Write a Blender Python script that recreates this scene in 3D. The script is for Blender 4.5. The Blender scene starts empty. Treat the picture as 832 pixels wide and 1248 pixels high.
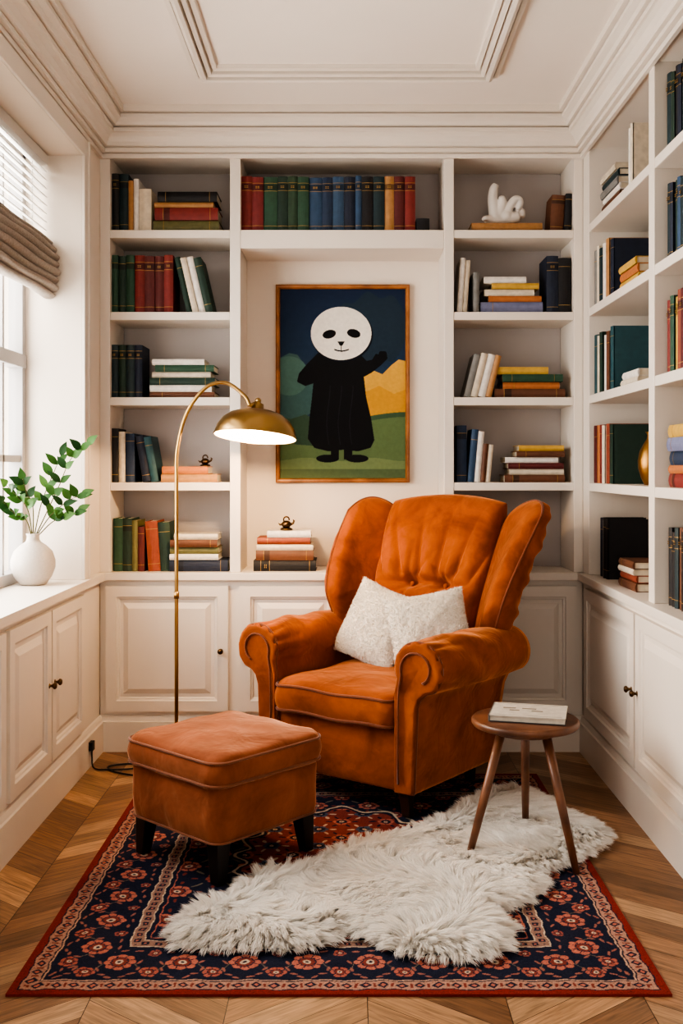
import bpy, bmesh, math, random
import numpy as np
from mathutils import Vector, Matrix
random.seed(7); rng=np.random.default_rng(7)
pi=math.pi
F=1250.0; CAMY=-5.0; CH=1.38; VX=424.0; HY=570.0
def W(px,py,dist):
    s=F/dist
    return Vector(((px-VX)/s, CAMY+dist, CH-(py-HY)/s))
def FL(px,py,z=0.0):
    s=(py-HY)/(CH-z)
    return ((px-VX)/s, CAMY+F/s)
def L1(c):
    c=c/255.0
    return c/12.92 if c<=0.04045 else ((c+0.055)/1.055)**2.4
def C(r,g,b): return (L1(r),L1(g),L1(b),1.0)

# ---------------------------------------------------------------- materials
def newmat(name):
    m=bpy.data.materials.new(name); m.use_nodes=True
    nt=m.node_tree; b=nt.nodes['Principled BSDF']
    return m,nt,b
def pmat(name,col,rough=0.5,metal=0.0,bump=0.0,bscale=60,var=0.0,vscale=8,sheen=0.0,sheencol=None,spec=None):
    m,nt,b=newmat(name)
    b.inputs['Base Color'].default_value=col
    b.inputs['Roughness'].default_value=rough
    b.inputs['Metallic'].default_value=metal
    if spec is not None: b.inputs['Specular IOR Level'].default_value=spec
    if sheen>0:
        b.inputs['Sheen Weight'].default_value=sheen
        b.inputs['Sheen Roughness'].default_value=0.35
        if sheencol: b.inputs['Sheen Tint'].default_value=sheencol
    tc=nt.nodes.new('ShaderNodeTexCoord')
    if var>0:
        n=nt.nodes.new('ShaderNodeTexNoise'); n.inputs['Scale'].default_value=vscale
        n.inputs['Detail'].default_value=5; n.inputs['Roughness'].default_value=0.6
        nt.links.new(tc.outputs['Object'],n.inputs['Vector'])
        mr=nt.nodes.new('ShaderNodeMapRange'); mr.inputs['From Min'].default_value=0.3; mr.inputs['From Max'].default_value=0.7
        mr.inputs['To Min'].default_value=1-var; mr.inputs['To Max'].default_value=1+var
        nt.links.new(n.outputs['Fac'],mr.inputs['Value'])
        mx=nt.nodes.new('ShaderNodeVectorMath'); mx.operation='SCALE'
        mx.inputs[0].default_value=col[:3]
        nt.links.new(mr.outputs['Result'],mx.inputs['Scale'])
        nt.links.new(mx.outputs['Vector'],b.inputs['Base Color'])
    if bump>0:
        n2=nt.nodes.new('ShaderNodeTexNoise'); n2.inputs['Scale'].default_value=bscale; n2.inputs['Detail'].default_value=4
        nt.links.new(tc.outputs['Object'],n2.inputs['Vector'])
        bp=nt.nodes.new('ShaderNodeBump'); bp.inputs['Strength'].default_value=bump; bp.inputs['Distance'].default_value=0.01
        nt.links.new(n2.outputs['Fac'],bp.inputs['Height'])
        nt.links.new(bp.outputs['Normal'],b.inputs['Normal'])
    return m
def attrmat(name,rough=0.6,metal=0.0,var=0.12,vscale=40,bump=0.15,bscale=300,sheen=0,trans=0.0,spec=0.5):
    m,nt,b=newmat(name)
    b.inputs['Roughness'].default_value=rough; b.inputs['Metallic'].default_value=metal
    b.inputs['Specular IOR Level'].default_value=spec
    b.inputs['Sheen Weight'].default_value=sheen
    a=nt.nodes.new('ShaderNodeAttribute'); a.attribute_name='Col'
    tc=nt.nodes.new('ShaderNodeTexCoord')
    n=nt.nodes.new('ShaderNodeTexNoise'); n.inputs['Scale'].default_value=vscale; n.inputs['Detail'].default_value=4
    nt.links.new(tc.outputs['Object'],n.inputs['Vector'])
    mr=nt.nodes.new('ShaderNodeMapRange'); mr.inputs['From Min'].default_value=0.3; mr.inputs['From Max'].default_value=0.7
    mr.inputs['To Min'].default_value=1-var; mr.inputs['To Max'].default_value=1+var
    nt.links.new(n.outputs['Fac'],mr.inputs['Value'])
    mx=nt.nodes.new('ShaderNodeVectorMath'); mx.operation='SCALE'
    nt.links.new(a.outputs['Color'],mx.inputs[0]); nt.links.new(mr.outputs['Result'],mx.inputs['Scale'])
    nt.links.new(mx.outputs['Vector'],b.inputs['Base Color'])
    if bump>0:
        n2=nt.nodes.new('ShaderNodeTexNoise'); n2.inputs['Scale'].default_value=bscale
        nt.links.new(tc.outputs['Object'],n2.inputs['Vector'])
        bp=nt.nodes.new('ShaderNodeBump'); bp.inputs['Strength'].default_value=bump; bp.inputs['Distance'].default_value=0.003
        nt.links.new(n2.outputs['Fac'],bp.inputs['Height']); nt.links.new(bp.outputs['Normal'],b.inputs['Normal'])
    if trans>0:
        out=nt.nodes['Material Output']; tr=nt.nodes.new('ShaderNodeBsdfTranslucent')
        nt.links.new(mx.outputs['Vector'],tr.inputs['Color'])
        ms=nt.nodes.new('ShaderNodeMixShader'); ms.inputs[0].default_value=trans
        nt.links.new(b.outputs[0],ms.inputs[1]); nt.links.new(tr.outputs[0],ms.inputs[2])
        nt.links.new(ms.outputs[0],out.inputs['Surface'])
    return m
def woodmat(name,c1,c2,rough=0.4,scale=(2,2,30)):
    m,nt,b=newmat(name); b.inputs['Roughness'].default_value=rough
    tc=nt.nodes.new('ShaderNodeTexCoord'); mp=nt.nodes.new('ShaderNodeMapping'); mp.inputs['Scale'].default_value=scale
    n=nt.nodes.new('ShaderNodeTexNoise'); n.inputs['Scale'].default_value=3; n.inputs['Detail'].default_value=6
    cr=nt.nodes.new('ShaderNodeValToRGB'); cr.color_ramp.elements[0].position=0.35; cr.color_ramp.elements[1].position=0.7
    cr.color_ramp.elements[0].color=c1; cr.color_ramp.elements[1].color=c2
    nt.links.new(tc.outputs['Object'],mp.inputs['Vector']); nt.links.new(mp.outputs['Vector'],n.inputs['Vector'])
    nt.links.new(n.outputs['Fac'],cr.inputs['Fac']); nt.links.new(cr.outputs['Color'],b.inputs['Base Color'])
    return m
M_paint=pmat('cream_paint',C(226,217,206),0.45,var=0.02,vscale=3,bump=0.02,bscale=40)
M_wall=pmat('wall_paint',C(230,219,206),0.8,var=0.02,vscale=3)
M_ceil=pmat('ceiling_paint',C(236,227,217),0.85,var=0.015,vscale=2)
M_backing=pmat('shelf_backing_shade_grey',C(186,179,176),0.6,var=0.02,vscale=4)  # cool grey shadow of the shelf interiors put into the backing colour
M_brass=pmat('aged_brass',C(168,138,92),0.3,1.0,bump=0.02)
M_brassd=pmat('antique_brass',C(150,112,62),0.38,1.0,bump=0.1,bscale=30)
M_knob=pmat('bronze_knob',C(92,72,52),0.35,1.0,bump=0.05)
def velvet(name,dark,light,shc,sw=0.5):
    m,nt,b=newmat(name)
    tc=nt.nodes.new('ShaderNodeTexCoord')
    n=nt.nodes.new('ShaderNodeTexNoise'); n.inputs['Scale'].default_value=5; n.inputs['Detail'].default_value=7; n.inputs['Roughness'].default_value=0.62; n.inputs['Distortion'].default_value=0.5
    nt.links.new(tc.outputs['Object'],n.inputs['Vector'])
    cr=nt.nodes.new('ShaderNodeValToRGB'); cr.color_ramp.elements[0].position=0.32; cr.color_ramp.elements[1].position=0.70
    cr.color_ramp.elements[0].color=dark; cr.color_ramp.elements[1].color=light
    nt.links.new(n.outputs['Fac'],cr.inputs['Fac']); nt.links.new(cr.outputs['Color'],b.inputs['Base Color'])
    b.inputs['Roughness'].default_value=0.85; b.inputs['Specular IOR Level'].default_value=0.1
    b.inputs['Sheen Weight'].default_value=sw; b.inputs['Sheen Roughness'].default_value=0.38; b.inputs['Sheen Tint'].default_value=shc
    n2=nt.nodes.new('ShaderNodeTexNoise'); n2.inputs['Scale'].default_value=7; n2.inputs['Detail'].default_value=3; n2.inputs['Distortion'].default_value=0.5
    nt.links.new(tc.outputs['Object'],n2.inputs['Vector'])
    bp=nt.nodes.new('ShaderNodeBump'); bp.inputs['Strength'].default_value=0.5; bp.inputs['Distance'].default_value=0.03
    nt.links.new(n2.outputs['Fac'],bp.inputs['Height']); nt.links.new(bp.outputs['Normal'],b.inputs['Normal'])
    return m
M_velvet=velvet('rust_velvet',C(112,56,28),C(160,86,46),C(255,178,124),.85)
M_velvet2=velvet('terracotta_velvet',C(112,62,40),C(152,90,62),C(255,196,158),.85)
M_pipe=pmat('velvet_piping',C(112,58,32),0.85,var=.05,sheen=0.5)
M_pipe2=pmat('ottoman_piping',C(124,74,50),0.85,var=.05,sheen=0.5)
M_legd=woodmat('dark_leg_wood',C(40,24,18),C(66,40,28),0.35)
M_legb=pmat('black_leg_wood',C(20,17,17),0.35,var=0.1)
M_tablew=woodmat('walnut_wood',C(78,48,34),C(130,86,60),0.38,(3,3,3))
M_framew=woodmat('oak_frame_wood',C(120,72,32),C(170,110,58),0.4,(4,4,4))
M_book=attrmat('book_cloth',0.6)
M_gold=pmat('gold_foil',C(176,142,84),0.45,0.7,var=.05)
M_ceram=pmat('speckled_ceramic',C(186,177,168),0.45,var=0.07,vscale=120,bump=0.05)
M_plaster=pmat('white_plaster',C(225,220,214),0.55,bump=0.03)
M_leaf=attrmat('green_leaf',0.55,var=0.15,vscale=30,bump=0.1,bscale=80,trans=0.10,spec=.25)
M_fur=attrmat('sheepskin_fur',0.9,var=0.0,bump=0,trans=0.5,spec=0.1)
M_wool=attrmat('pillow_wool',0.9,var=0.04,bump=0.3,bscale=90,trans=0.15,spec=0.1)
M_rug=attrmat('persian_rug_wool',0.95,var=0.14,vscale=220,bump=0.5,bscale=500,spec=0.1)
M_art=attrmat('painted_canvas',0.7,var=0.06,vscale=60,bump=0.15,bscale=250,spec=0.2)
M_cable=pmat('black_rubber',C(18,18,18),0.5,var=0.05)
M_woven=pmat('woven_shade_cloth',C(172,162,152),0.9,bump=0.6,bscale=160,var=0.15,vscale=90)
M_slat=pmat('white_slat',C(220,216,210),0.5,var=0.01)
M_winfr=pmat('window_frame_paint',C(168,164,162),0.4,var=0.01)
mg,ntg,bg=newmat('window_glass')
for n in list(ntg.nodes):
    if n.type!='OUTPUT_MATERIAL': ntg.nodes.remove(n)
tr=ntg.nodes.new('ShaderNodeBsdfTransparent'); gl=ntg.nodes.new('ShaderNodeBsdfGlossy'); gl.inputs['Roughness'].default_value=0.02
ms=ntg.nodes.new('ShaderNodeMixShader'); ms.inputs[0].default_value=0.05
ntg.links.new(tr.outputs[0],ms.inputs[1]); ntg.links.new(gl.outputs[0],ms.inputs[2]); ntg.links.new(ms.outputs[0],ntg.nodes['Material Output'].inputs['Surface'])
M_glass=mg
M_bulb,ntb,bb=newmat('bulb_glow'); bb.inputs['Emission Color'].default_value=(1,0.78,0.5,1); bb.inputs['Emission Strength'].default_value=40
M_shadein=pmat('shade_inner_white',C(250,238,215),0.6,var=0.01)

# ---------------------------------------------------------------- mesh builder
class MB:
    def __init__(s): s.v=[];s.f=[];s.c=[];s.m=[];s.s=[]
    def add(s,vs,fs,col=(1,1,1,1),mat=0,M=None,smooth=False):
        o=len(s.v)
        for p in vs:
            p=Vector(p)
            if M is not None: p=M@p
            s.v.append((p.x,p.y,p.z))
        for f in fs:
            s.f.append(tuple(i+o for i in f)); s.c.append(col); s.m.append(mat); s.s.append(smooth)
    def box(s,x0,x1,y0,y1,z0,z1,**k):
        vs=[(x0,y0,z0),(x1,y0,z0),(x1,y1,z0),(x0,y1,z0),(x0,y0,z1),(x1,y0,z1),(x1,y1,z1),(x0,y1,z1)]
        fs=[(0,3,2,1),(4,5,6,7),(0,1,5,4),(1,2,6,5),(2,3,7,6),(3,0,4,7)]
        s.add(vs,fs,**k)
    def lathe(s,prof,n=32,M=None,closed=False,**k):
        vs=[];fs=[]
        for r,z in prof:
            for i in range(n):
                a=2*pi*i/n; vs.append((r*math.cos(a),r*math.sin(a),z))
        for j in range(len(prof)-1):
            for i in range(n):
                i2=(i+1)%n; fs.append((j*n+i,j*n+i2,(j+1)*n+i2,(j+1)*n+i))
        s.add(vs,fs,M=M,smooth=k.pop('smooth',True),**k)
    def tube(s,pts,rad,n=10,closed=False,caps=True,**k):
        pts=[Vector(p) for p in pts]; N=len(pts)
        if not hasattr(rad,'__len__'): rad=[rad]*N
        vs=[];fs=[]; up=None
        for i,p in enumerate(pts):
            if closed: t=pts[(i+1)%N]-pts[(i-1)%N]
            else: t=pts[min(i+1,N-1)]-pts[max(i-1,0)]
            t.normalize()
            if up is None:
                up=Vector((0,0,1)) if abs(t.z)<0.9 else Vector((1,0,0))
            a=t.cross(up)
            if a.length<1e-5: a=t.cross(Vector((0.3,1,0.2)))
            a.normalize(); b=a.cross(t).normalized(); up=b
            for j in range(n):
                an=2*pi*j/n; q=p+(a*math.cos(an)+b*math.sin(an))*rad[i]; vs.append(q)
        rng_=N if closed else N-1
        for i in range(rng_):
            i2=(i+1)%N
            for j in range(n):
                j2=(j+1)%n; fs.append((i*n+j,i*n+j2,i2*n+j2,i2*n+j))
        if not closed and caps:
            fs.append(tuple(range(n-1,-1,-1))); fs.append(tuple((N-1)*n+j for j in range(n)))
        s.add(vs,fs,smooth=True,**k)
    def rings(s,rings,capa=True,capb=True,**k):
        n=len(rings[0]); vs=[p for r in rings for p in r]; fs=[]
        for j in range(len(rings)-1):
            for i in range(n):
                i2=(i+1)%n; fs.append((j*n+i,j*n+i2,(j+1)*n+i2,(j+1)*n+i))
        if capa: fs.append(tuple(range(n-1,-1,-1)))
        if capb: fs.append(tuple((len(rings)-1)*n+i for i in range(n)))
        s.add(vs,fs,**k)
    def sphere(s,c,r,n=16,sc=(1,1,1),**k):
        prof=[(max(1e-4,r*math.sin(pi*i/(n//2+2))),-r*math.cos(pi*i/(n//2+2))) for i in range(n//2+3)]
        s.lathe(prof,n,M=Matrix.Translation(c)@Matrix.Diagonal((sc[0],sc[1],sc[2],1)),**k)
    def obj(s,name,mats,parent=None,bevel=0,sub=0,fix=False):
        me=bpy.data.meshes.new(name); me.from_pydata(s.v,[],s.f)
        me.polygons.foreach_set('material_index',s.m); me.polygons.foreach_set('use_smooth',s.s)
        ca=me.color_attributes.new('Col','FLOAT_COLOR','CORNER')
        tot=np.array([len(f) for f in s.f]); cc=np.repeat(np.array(s.c,dtype=np.float32),tot,axis=0)
        ca.data.foreach_set('color',cc.ravel())
        for m in mats: me.materials.append(m)
        if fix:
            bm=bmesh.new(); bm.from_mesh(me); bmesh.ops.remove_doubles(bm,verts=bm.verts,dist=1e-5)
            bmesh.ops.recalc_face_normals(bm,faces=bm.faces); bm.to_mesh(me); bm.free()
        me.update()
        o=bpy.data.objects.new(name,me); bpy.context.scene.collection.objects.link(o)
        if parent: o.parent=parent
        if bevel>0:
            b=o.modifiers.new('bevel','BEVEL'); b.width=bevel; b.segments=2; b.limit_method='ANGLE'; b.angle_limit=math.radians(50)
        return o
def empty(name,loc=(0,0,0),rz=0):
    e=bpy.data.objects.new(name,None); e.location=loc; e.rotation_euler=(0,0,rz); e.empty_display_size=0.05
    bpy.context.scene.collection.objects.link(e); return e
def bez(pts,n=24):
    P=[Vector(p) for p in pts]; P=[P[0]*2-P[1]]+P+[P[-1]*2-P[-2]]; out=[]
    for i in range(1,len(P)-2):
        for k in range(n):
            t=k/n; a,b,c,d=P[i-1],P[i],P[i+1],P[i+2]
            out.append(0.5*((2*b)+(c-a)*t+(2*a-5*b+4*c-d)*t*t+(3*b-a-3*c+d)*t**3))
    out.append(P[-2]); return out
def pip(x,y,poly):
    ins=np.zeros(x.shape,bool); n=len(poly); j=n-1
    for i in range(n):
        xi,yi=poly[i]; xj,yj=poly[j]
        if yi!=yj:
            c=((yi>y)!=(yj>y))&(x<(xj-xi)*(y-yi)/(yj-yi)+xi); ins^=c
        j=i
    return ins
def dpoly(x,y,poly):
    d=np.full(x.shape,9e9); n=len(poly)
    for i in range(n):
        ax,ay=poly[i]; bx,by=poly[(i+1)%n]; ex,ey=bx-ax,by-ay
        t=np.clip(((x-ax)*ex+(y-ay)*ey)/(ex*ex+ey*ey+1e-12),0,1)
        d=np.minimum(d,np.hypot(x-ax-t*ex,y-ay-t*ey))
    return d
def colgrid(name,P0,UX,UY,nx,ny,cols,mat,parent=None):
    a=np.linspace(0,1,nx); b=np.linspace(0,1,ny); A,B=np.meshgrid(a,b)
    V=np.array(P0)[None,None,:]+A[...,None]*np.array(UX)+B[...,None]*np.array(UY)
    idx=np.arange(nx*ny).reshape(ny,nx)
    Fq=np.stack([idx[:-1,:-1],idx[:-1,1:],idx[1:,1:],idx[1:,:-1]],-1).reshape(-1,4)
    me=bpy.data.meshes.new(name)
    me.vertices.add(nx*ny); me.vertices.foreach_set('co',V.astype(np.float32).ravel())
    nf=len(Fq); me.loops.add(nf*4); me.loops.foreach_set('vertex_index',Fq.astype(np.int32).ravel())
    me.polygons.add(nf); me.polygons.foreach_set('loop_start',np.arange(0,nf*4,4,dtype=np.int32))
    me.update(calc_edges=True); me.validate()
    ca=me.color_attributes.new('Col','FLOAT_COLOR','POINT'); ca.data.foreach_set('color',cols.astype(np.float32).ravel())
    me.materials.append(mat)
    o=bpy.data.objects.new(name,me); bpy.context.scene.collection.objects.link(o)
    if parent: o.parent=parent
    return o
def strands(name,roots,dirs,lens,width,bend,cols,mat,parent=None):
    N=len(roots)
    rnd=rng.normal(size=(N,3)); side=np.cross(dirs,rnd); side/=np.linalg.norm(side,axis=1)[:,None]+1e-9
    ts=[0,0.35,0.7,1.0]; ws=[1,0.95,0.6]
    V=np.zeros((N,7,3))
    for k,t in enumerate(ts):
        p=roots+dirs*(lens*t)[:,None]+bend*(t*t)
        if k<3:
            V[:,2*k]=p-side*width*0.5*ws[k]; V[:,2*k+1]=p+side*width*0.5*ws[k]
        else: V[:,6]=p
    base=(np.arange(N)*7)[:,None]
    q=np.concatenate([base+np.array([0,1,3,2]),base+np.array([2,3,5,4]),base+np.array([4,5,6])],1)
    me=bpy.data.meshes.new(name)
    me.vertices.add(N*7); me.vertices.foreach_set('co',V.astype(np.float32).ravel())
    me.loops.add(N*11); me.loops.foreach_set('vertex_index',q.astype(np.int32).ravel())
    ls=((np.arange(N)*11)[:,None]+np.array([0,4,8])).ravel()
    me.polygons.add(N*3); me.polygons.foreach_set('loop_start',ls.astype(np.int32))
    me.update(calc_edges=True); me.validate()
    me.polygons.foreach_set('use_smooth',np.ones(len(me.polygons),bool))
    ca=me.color_attributes.new('Col','FLOAT_COLOR','POINT')
    cc=np.ones((N,7,4),np.float32); cc[:,:,:3]=cols[:,None,:]
    ca.data.foreach_set('color',cc.ravel()); me.materials.append(mat)
    o=bpy.data.objects.new(name,me); bpy.context.scene.collection.objects.link(o)
    if parent: o.parent=parent
    return o

# ---------------------------------------------------------------- room
XL,XR=-1.21,1.145; ZC=3.10; YB=0.32; YF=-5.4
WY0,WY1,WZ=-2.5,-0.335,2.80; ZT=0.87
def floor():
    vs=[];fs=[];uv=[];co=[]
    base=[C(176,138,104),C(156,116,84),C(192,154,118),C(134,98,70),C(166,126,94),C(148,110,80),C(184,144,108)]
    cw=0.36; h=0.118; g=0.0012
    i=0; x=-1.75
    while x<1.6:
        sgn=1 if i%2==0 else -1
        n=int((0.5-(YF-0.6))/h)+2
        for k in range(n):
            y=YF-0.6+k*h
            ya=y; yb=y+sgn*cw*0.75
            o=len(vs)
            vs+= [(x+g,ya+g,0),(x+cw-g,yb+g,0),(x+cw-g,yb+h-g,0),(x+g,ya+h-g,0)]
            fs.append((o,o+1,o+2,o+3)); r=random.random()*37
            uv+= [(r,r),(r+0.5,r),(r+0.5,r+0.1),(r,r+0.1)]
            c=random.choice(base); k2=random.uniform(0.70,1.1); co+=[(c[0]*k2,c[1]*k2,c[2]*k2,1)]*4
        x+=cw; i+=1
    me=bpy.data.meshes.new('floor')
    o=len(vs); vs+=[(-1.75,YF-0.3,-0.0015),(1.6,YF-0.3,-0.0015),(1.6,0.6,-0.0015),(-1.75,0.6,-0.0015)]
    fs.append((o,o+1,o+2,o+3)); uv+=[(0,0)]*4; co+=[(0.03,0.015,0.008,1)]*4
    me.from_pydata(vs,[],fs)
    ul=me.uv_layers.new(name='UVMap'); ul.data.foreach_set('uv',np.array(uv,np.float32).ravel())
    ca=me.color_attributes.new('Col','FLOAT_COLOR','CORNER'); ca.data.foreach_set('color',np.array(co,np.float32).ravel())
    m,nt,b=newmat('oak_parquet'); b.inputs['Roughness'].default_value=0.42
    a=nt.nodes.new('ShaderNodeAttribute'); a.attribute_name='Col'
    u=nt.nodes.new('ShaderNodeUVMap'); mp=nt.nodes.new('ShaderNodeMapping'); mp.inputs['Scale'].default_value=(4,60,1)
    n=nt.nodes.new('ShaderNodeTexNoise'); n.inputs['Scale'].default_value=1.6; n.inputs['Detail'].default_value=7; n.inputs['Distortion'].default_value=0.8
    nt.links.new(u.outputs['UV'],mp.inputs['Vector']); nt.links.new(mp.outputs['Vector'],n.inputs['Vector'])
    mr=nt.nodes.new('ShaderNodeMapRange'); mr.inputs['From Min'].default_value=0.3; mr.inputs['From Max'].default_value=0.7; mr.inputs['To Min'].default_value=0.52; mr.inputs['To Max'].default_value=1.18
    nt.links.new(n.outputs['Fac'],mr.inputs['Value'])
    mx=nt.nodes.new('ShaderNodeVectorMath'); mx.operation='SCALE'
    nt.links.new(a.outputs['Color'],mx.inputs[0]); nt.links.new(mr.outputs['Result'],mx.inputs['Scale']); nt.links.new(mx.outputs['Vector'],b.inputs['Base Color'])
    bp=nt.nodes.new('ShaderNodeBump'); bp.inputs['Strength'].default_value=0.12; bp.inputs['Distance'].default_value=0.002
    nt.links.new(n.outputs['Fac'],bp.inputs['Height']); nt.links.new(bp.outputs['Normal'],b.inputs['Normal'])
    me.materials.append(m)
    ob=bpy.data.objects.new('floor',me); bpy.context.scene.collection.objects.link(ob)
floor()
b=MB(); b.box(-1.6,1.6,YF,0.45,ZC,ZC+0.1); b.obj('ceiling',[M_ceil])
b=MB(); b.box(-1.6,1.6,YB,YB+0.12,0,ZC); b.obj('wall_back',[M_wall])
b=MB()
b.box(-1.6,XL,WY1,YB,ZT+.001,ZC); b.box(-1.6,XL,YF,WY0,ZT+.001,ZC); b.box(-1.6,XL,WY0,WY1,WZ,ZC); b.box(-1.6,-1.46,YF,YB,0,ZT-0.001)
b.obj('wall_left',[M_wall])
b=MB(); b.box(1.47,1.6,YF,YB,0,ZC); b.box(XR,1.47,YF,-3.2,0,ZC); b.obj('wall_right',[M_wall])

def sweep(name,prof,mat,sides='lbr'):
    b=MB()
    def pts(o): return [(XL+o,YF),(XL+o,-o),(XR-o,-o),(XR-o,YF)]
    for si,(a,c) in {'l':(0,1),'b':(1,2),'r':(2,3)}.items():
        if si not in sides: continue
        vs=[];fs=[]
        for o,z in prof:
            P=pts(o); vs+= [(P[a][0],P[a][1],z),(P[c][0],P[c][1],z)]
        for k in range(len(prof)-1): fs.append((2*k,2*k+1,2*k+3,2*k+2))
        b.add(vs,fs)
    return b.obj(name,[mat])
crown=[(0,2.885),(0.016,2.885),(0.018,2.904),(0.010,2.905),(0.010,2.909),(0.034,2.910),(0.034,2.928),(0.026,2.929),(0.026,2.934),(0.046,2.936),(0.050,2.954),(0.062,2.975),(0.078,2.988),(0.088,2.991),(0.088,3.010),(0.074,3.011),(0.074,3.016),(0.100,3.018),(0.108,3.032),(0.122,3.040),(0.130,3.045),(0.130,3.062),(0.118,3.063),(0.118,3.068),(0.146,3.070),(0.146,3.10)]
sweep('trim_1',crown,M_paint)
basep=[(0,0.175),(0.008,0.172),(0.012,0.160),(0.014,0.148),(0.022,0.145),(0.022,0.0)]
sweep('baseboard_left',basep,M_paint,'l'); sweep('baseboard_back',basep,M_paint,'b'); sweep('baseboard_right',basep,M_paint,'r')
def rectring(b,x0,x1,y0,y1,prof):
    vs=[];fs=[]
    for o,z in prof: vs+=[(x0+o,y0+o,z),(x1-o,y0+o,z),(x1-o,y1-o,z),(x0+o,y1-o,z)]
    for k in range(len(prof)-1):
        for i in range(4):
            j=(i+1)%4; fs.append((4*k+i,4*k+j,4*k+4+j,4*k+4+i))
    b.add(vs,fs)
b=MB(); yk=W(424,90,F*(ZC-CH)/480).y
rectring(b,-0.668,0.652,-2.9,yk,[(0,3.10),(0,3.076),(0.020,3.072),(0.021,3.092),(0.028,3.092),(0.029,3.056),(0.044,3.046),(0.058,3.050),(0.059,3.080),(0.066,3.080),(0.067,3.060),(0.082,3.066),(0.083,3.090),(0.090,3.090),(0.091,3.076),(0.108,3.082),(0.110,3.10)])
b.obj('trim_2',[M_paint])
b=MB(); b.box(XL,XL+0.014,WY1+0.0,WY1+0.075,ZT+0.001,2.88); b.box(XL,XL+0.022,WY1+0.055,WY1+0.075,ZT+0.001,2.88)
b.box(XL,XL+0.014,WY0-0.075,WY0,ZT+0.001,2.88); b.box(XL,XL+0.014,WY0,WY1,WZ,2.88)
b.obj('trim_3',[M_paint],bevel=0.003)

def door(b,M,w,h):
    pr=[(0,0),(0,.020),(0.052,.020),(0.056,.012),(0.064,.010),(0.068,.002),(0.084,.002),(0.090,.006),(0.110,.016)]
    vs=[];fs=[]
    for o,d in pr: vs+=[(o,-d,o),(w-o,-d,o),(w-o,-d,h-o),(o,-d,h-o)]
    for k in range(len(pr)-1):
        for i in range(4):
            j=(i+1)%4; fs.append((4*k+i,4*k+j,4*k+4+j,4*k+4+i))
    k=len(pr)-1; fs.append((4*k,4*k+1,4*k+2,4*k+3)); b.add(vs,fs,M=M)
def knob(b,M):
    b.lathe([(0.0001,0.030),(0.009,0.029),(0.0135,0.024),(0.0135,0.019),(0.008,0.014),(0.0055,0.010),(0.0055,0.003),(0.011,0.001),(0.011,0)],16,M=M@Matrix.Rotation(pi/2,4,'X'),mat=1)
DZ0,DZ1=0.195,0.805
ZS=[2.54,2.14,1.724,1.308]
RM=Matrix.Translation((XR,0,0))@Matrix.Rotation(-pi/2,4,'Z')
LM=Matrix.Translation((XL,0,0))@Matrix.Rotation(pi/2,4,'Z')

b=MB(); t=0.04
cols=[(-1.16,-0.576),(-0.524,0.468),(0.516,1.10)]
for a,c in [(XL,-1.16),(-0.576,-0.524),(0.468,0.516),(1.10,XR)]: b.box(a,c,0,YB-0.001,ZT,2.91)
b.box(XL,XR,0,YB-0.001,2.90,3.09)
for i in (0,2):
    for z in ZS: b.box(cols[i][0],cols[i][1],0.002,YB-0.001,z-t,z)
b.box(cols[1][0],cols[1][1],0.002,YB-0.001,2.45,2.54)
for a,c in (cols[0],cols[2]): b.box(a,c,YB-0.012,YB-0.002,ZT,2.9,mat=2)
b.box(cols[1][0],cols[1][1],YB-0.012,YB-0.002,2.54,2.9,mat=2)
b.box(XL+0.001,XR-0.001,0,YB-0.001,0.0,0.833)
b.box(XL+0.001,XR-0.001,-0.034,YB-0.002,0.833,ZT)
o=b.obj('built_in_bookcase',[M_paint,M_knob,M_backing],bevel=0.003)
b=MB()
drs=[(-1.178,-0.583),(-0.527,-0.033),(-0.027,0.467),(0.52,1.11)]
for a,c in drs: door(b,Matrix.Translation((a,0,DZ0)),c-a,DZ1-DZ0)
for x in (-0.618,-0.50,0.43,0.555): knob(b,Matrix.Translation((x,-0.020,0.49)))
b.obj('cabinet_doors',[M_paint,M_knob],parent=o)
b=MB(); k=dict(M=RM)
bays=[(0.12,1.09),(1.16,2.13),(2.20,3.15)]
for a,c in [(0.0,0.12),(1.09,1.16),(2.13,2.20),(3.15,3.199)]: b.box(a,c,0,0.322,ZT,2.91,**k)
b.box(0,3.199,0,0.322,2.90,3.09,**k)
for a,c in bays:
    for z in ZS: b.box(a,c,0.002,0.322,z-t,z,**k)
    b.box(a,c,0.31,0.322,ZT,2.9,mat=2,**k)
b.box(0.0,3.199,0,0.322,0,0.833,**k); b.box(0.0,3.199,-0.034,0.322,0.833,ZT,**k)
o=b.obj('built_in_bookcase.001',[M_paint,M_knob,M_backing],bevel=0.003)
b=MB()
for a,c in [(0.10,0.955),(0.975,1.83),(1.87,2.5),(2.52,3.15)]: door(b,RM@Matrix.Translation((a,0,DZ0)),c-a,DZ1-DZ0)
for x in (0.925,1.005,2.47,2.55): knob(b,RM@Matrix.Translation((x,-0.020,0.50)))
b.obj('cabinet_doors',[M_paint,M_knob],parent=o)
b=MB(); b.box(-1.458,XL,YF,-0.001,0,0.833); b.box(-1.458,XL+0.034,YF,-0.036,0.833,ZT)
o=b.obj('window_base_cabinet',[M_paint,M_knob])
b=MB()
xs=[(-0.865,-0.36),(-1.385,-0.88),(-1.93,-1.425),(-2.45,-1.945),(-3.0,-2.5)]
for a,c in xs: door(b,LM@Matrix.Translation((a,0,DZ0)),c-a,DZ1-DZ0)
for x in (-0.835,-0.91,-1.90,-1.975): knob(b,LM@Matrix.Translation((x,-0.020,0.51)))
b.obj('cabinet_doors',[M_paint,M_knob],parent=o)

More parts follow.
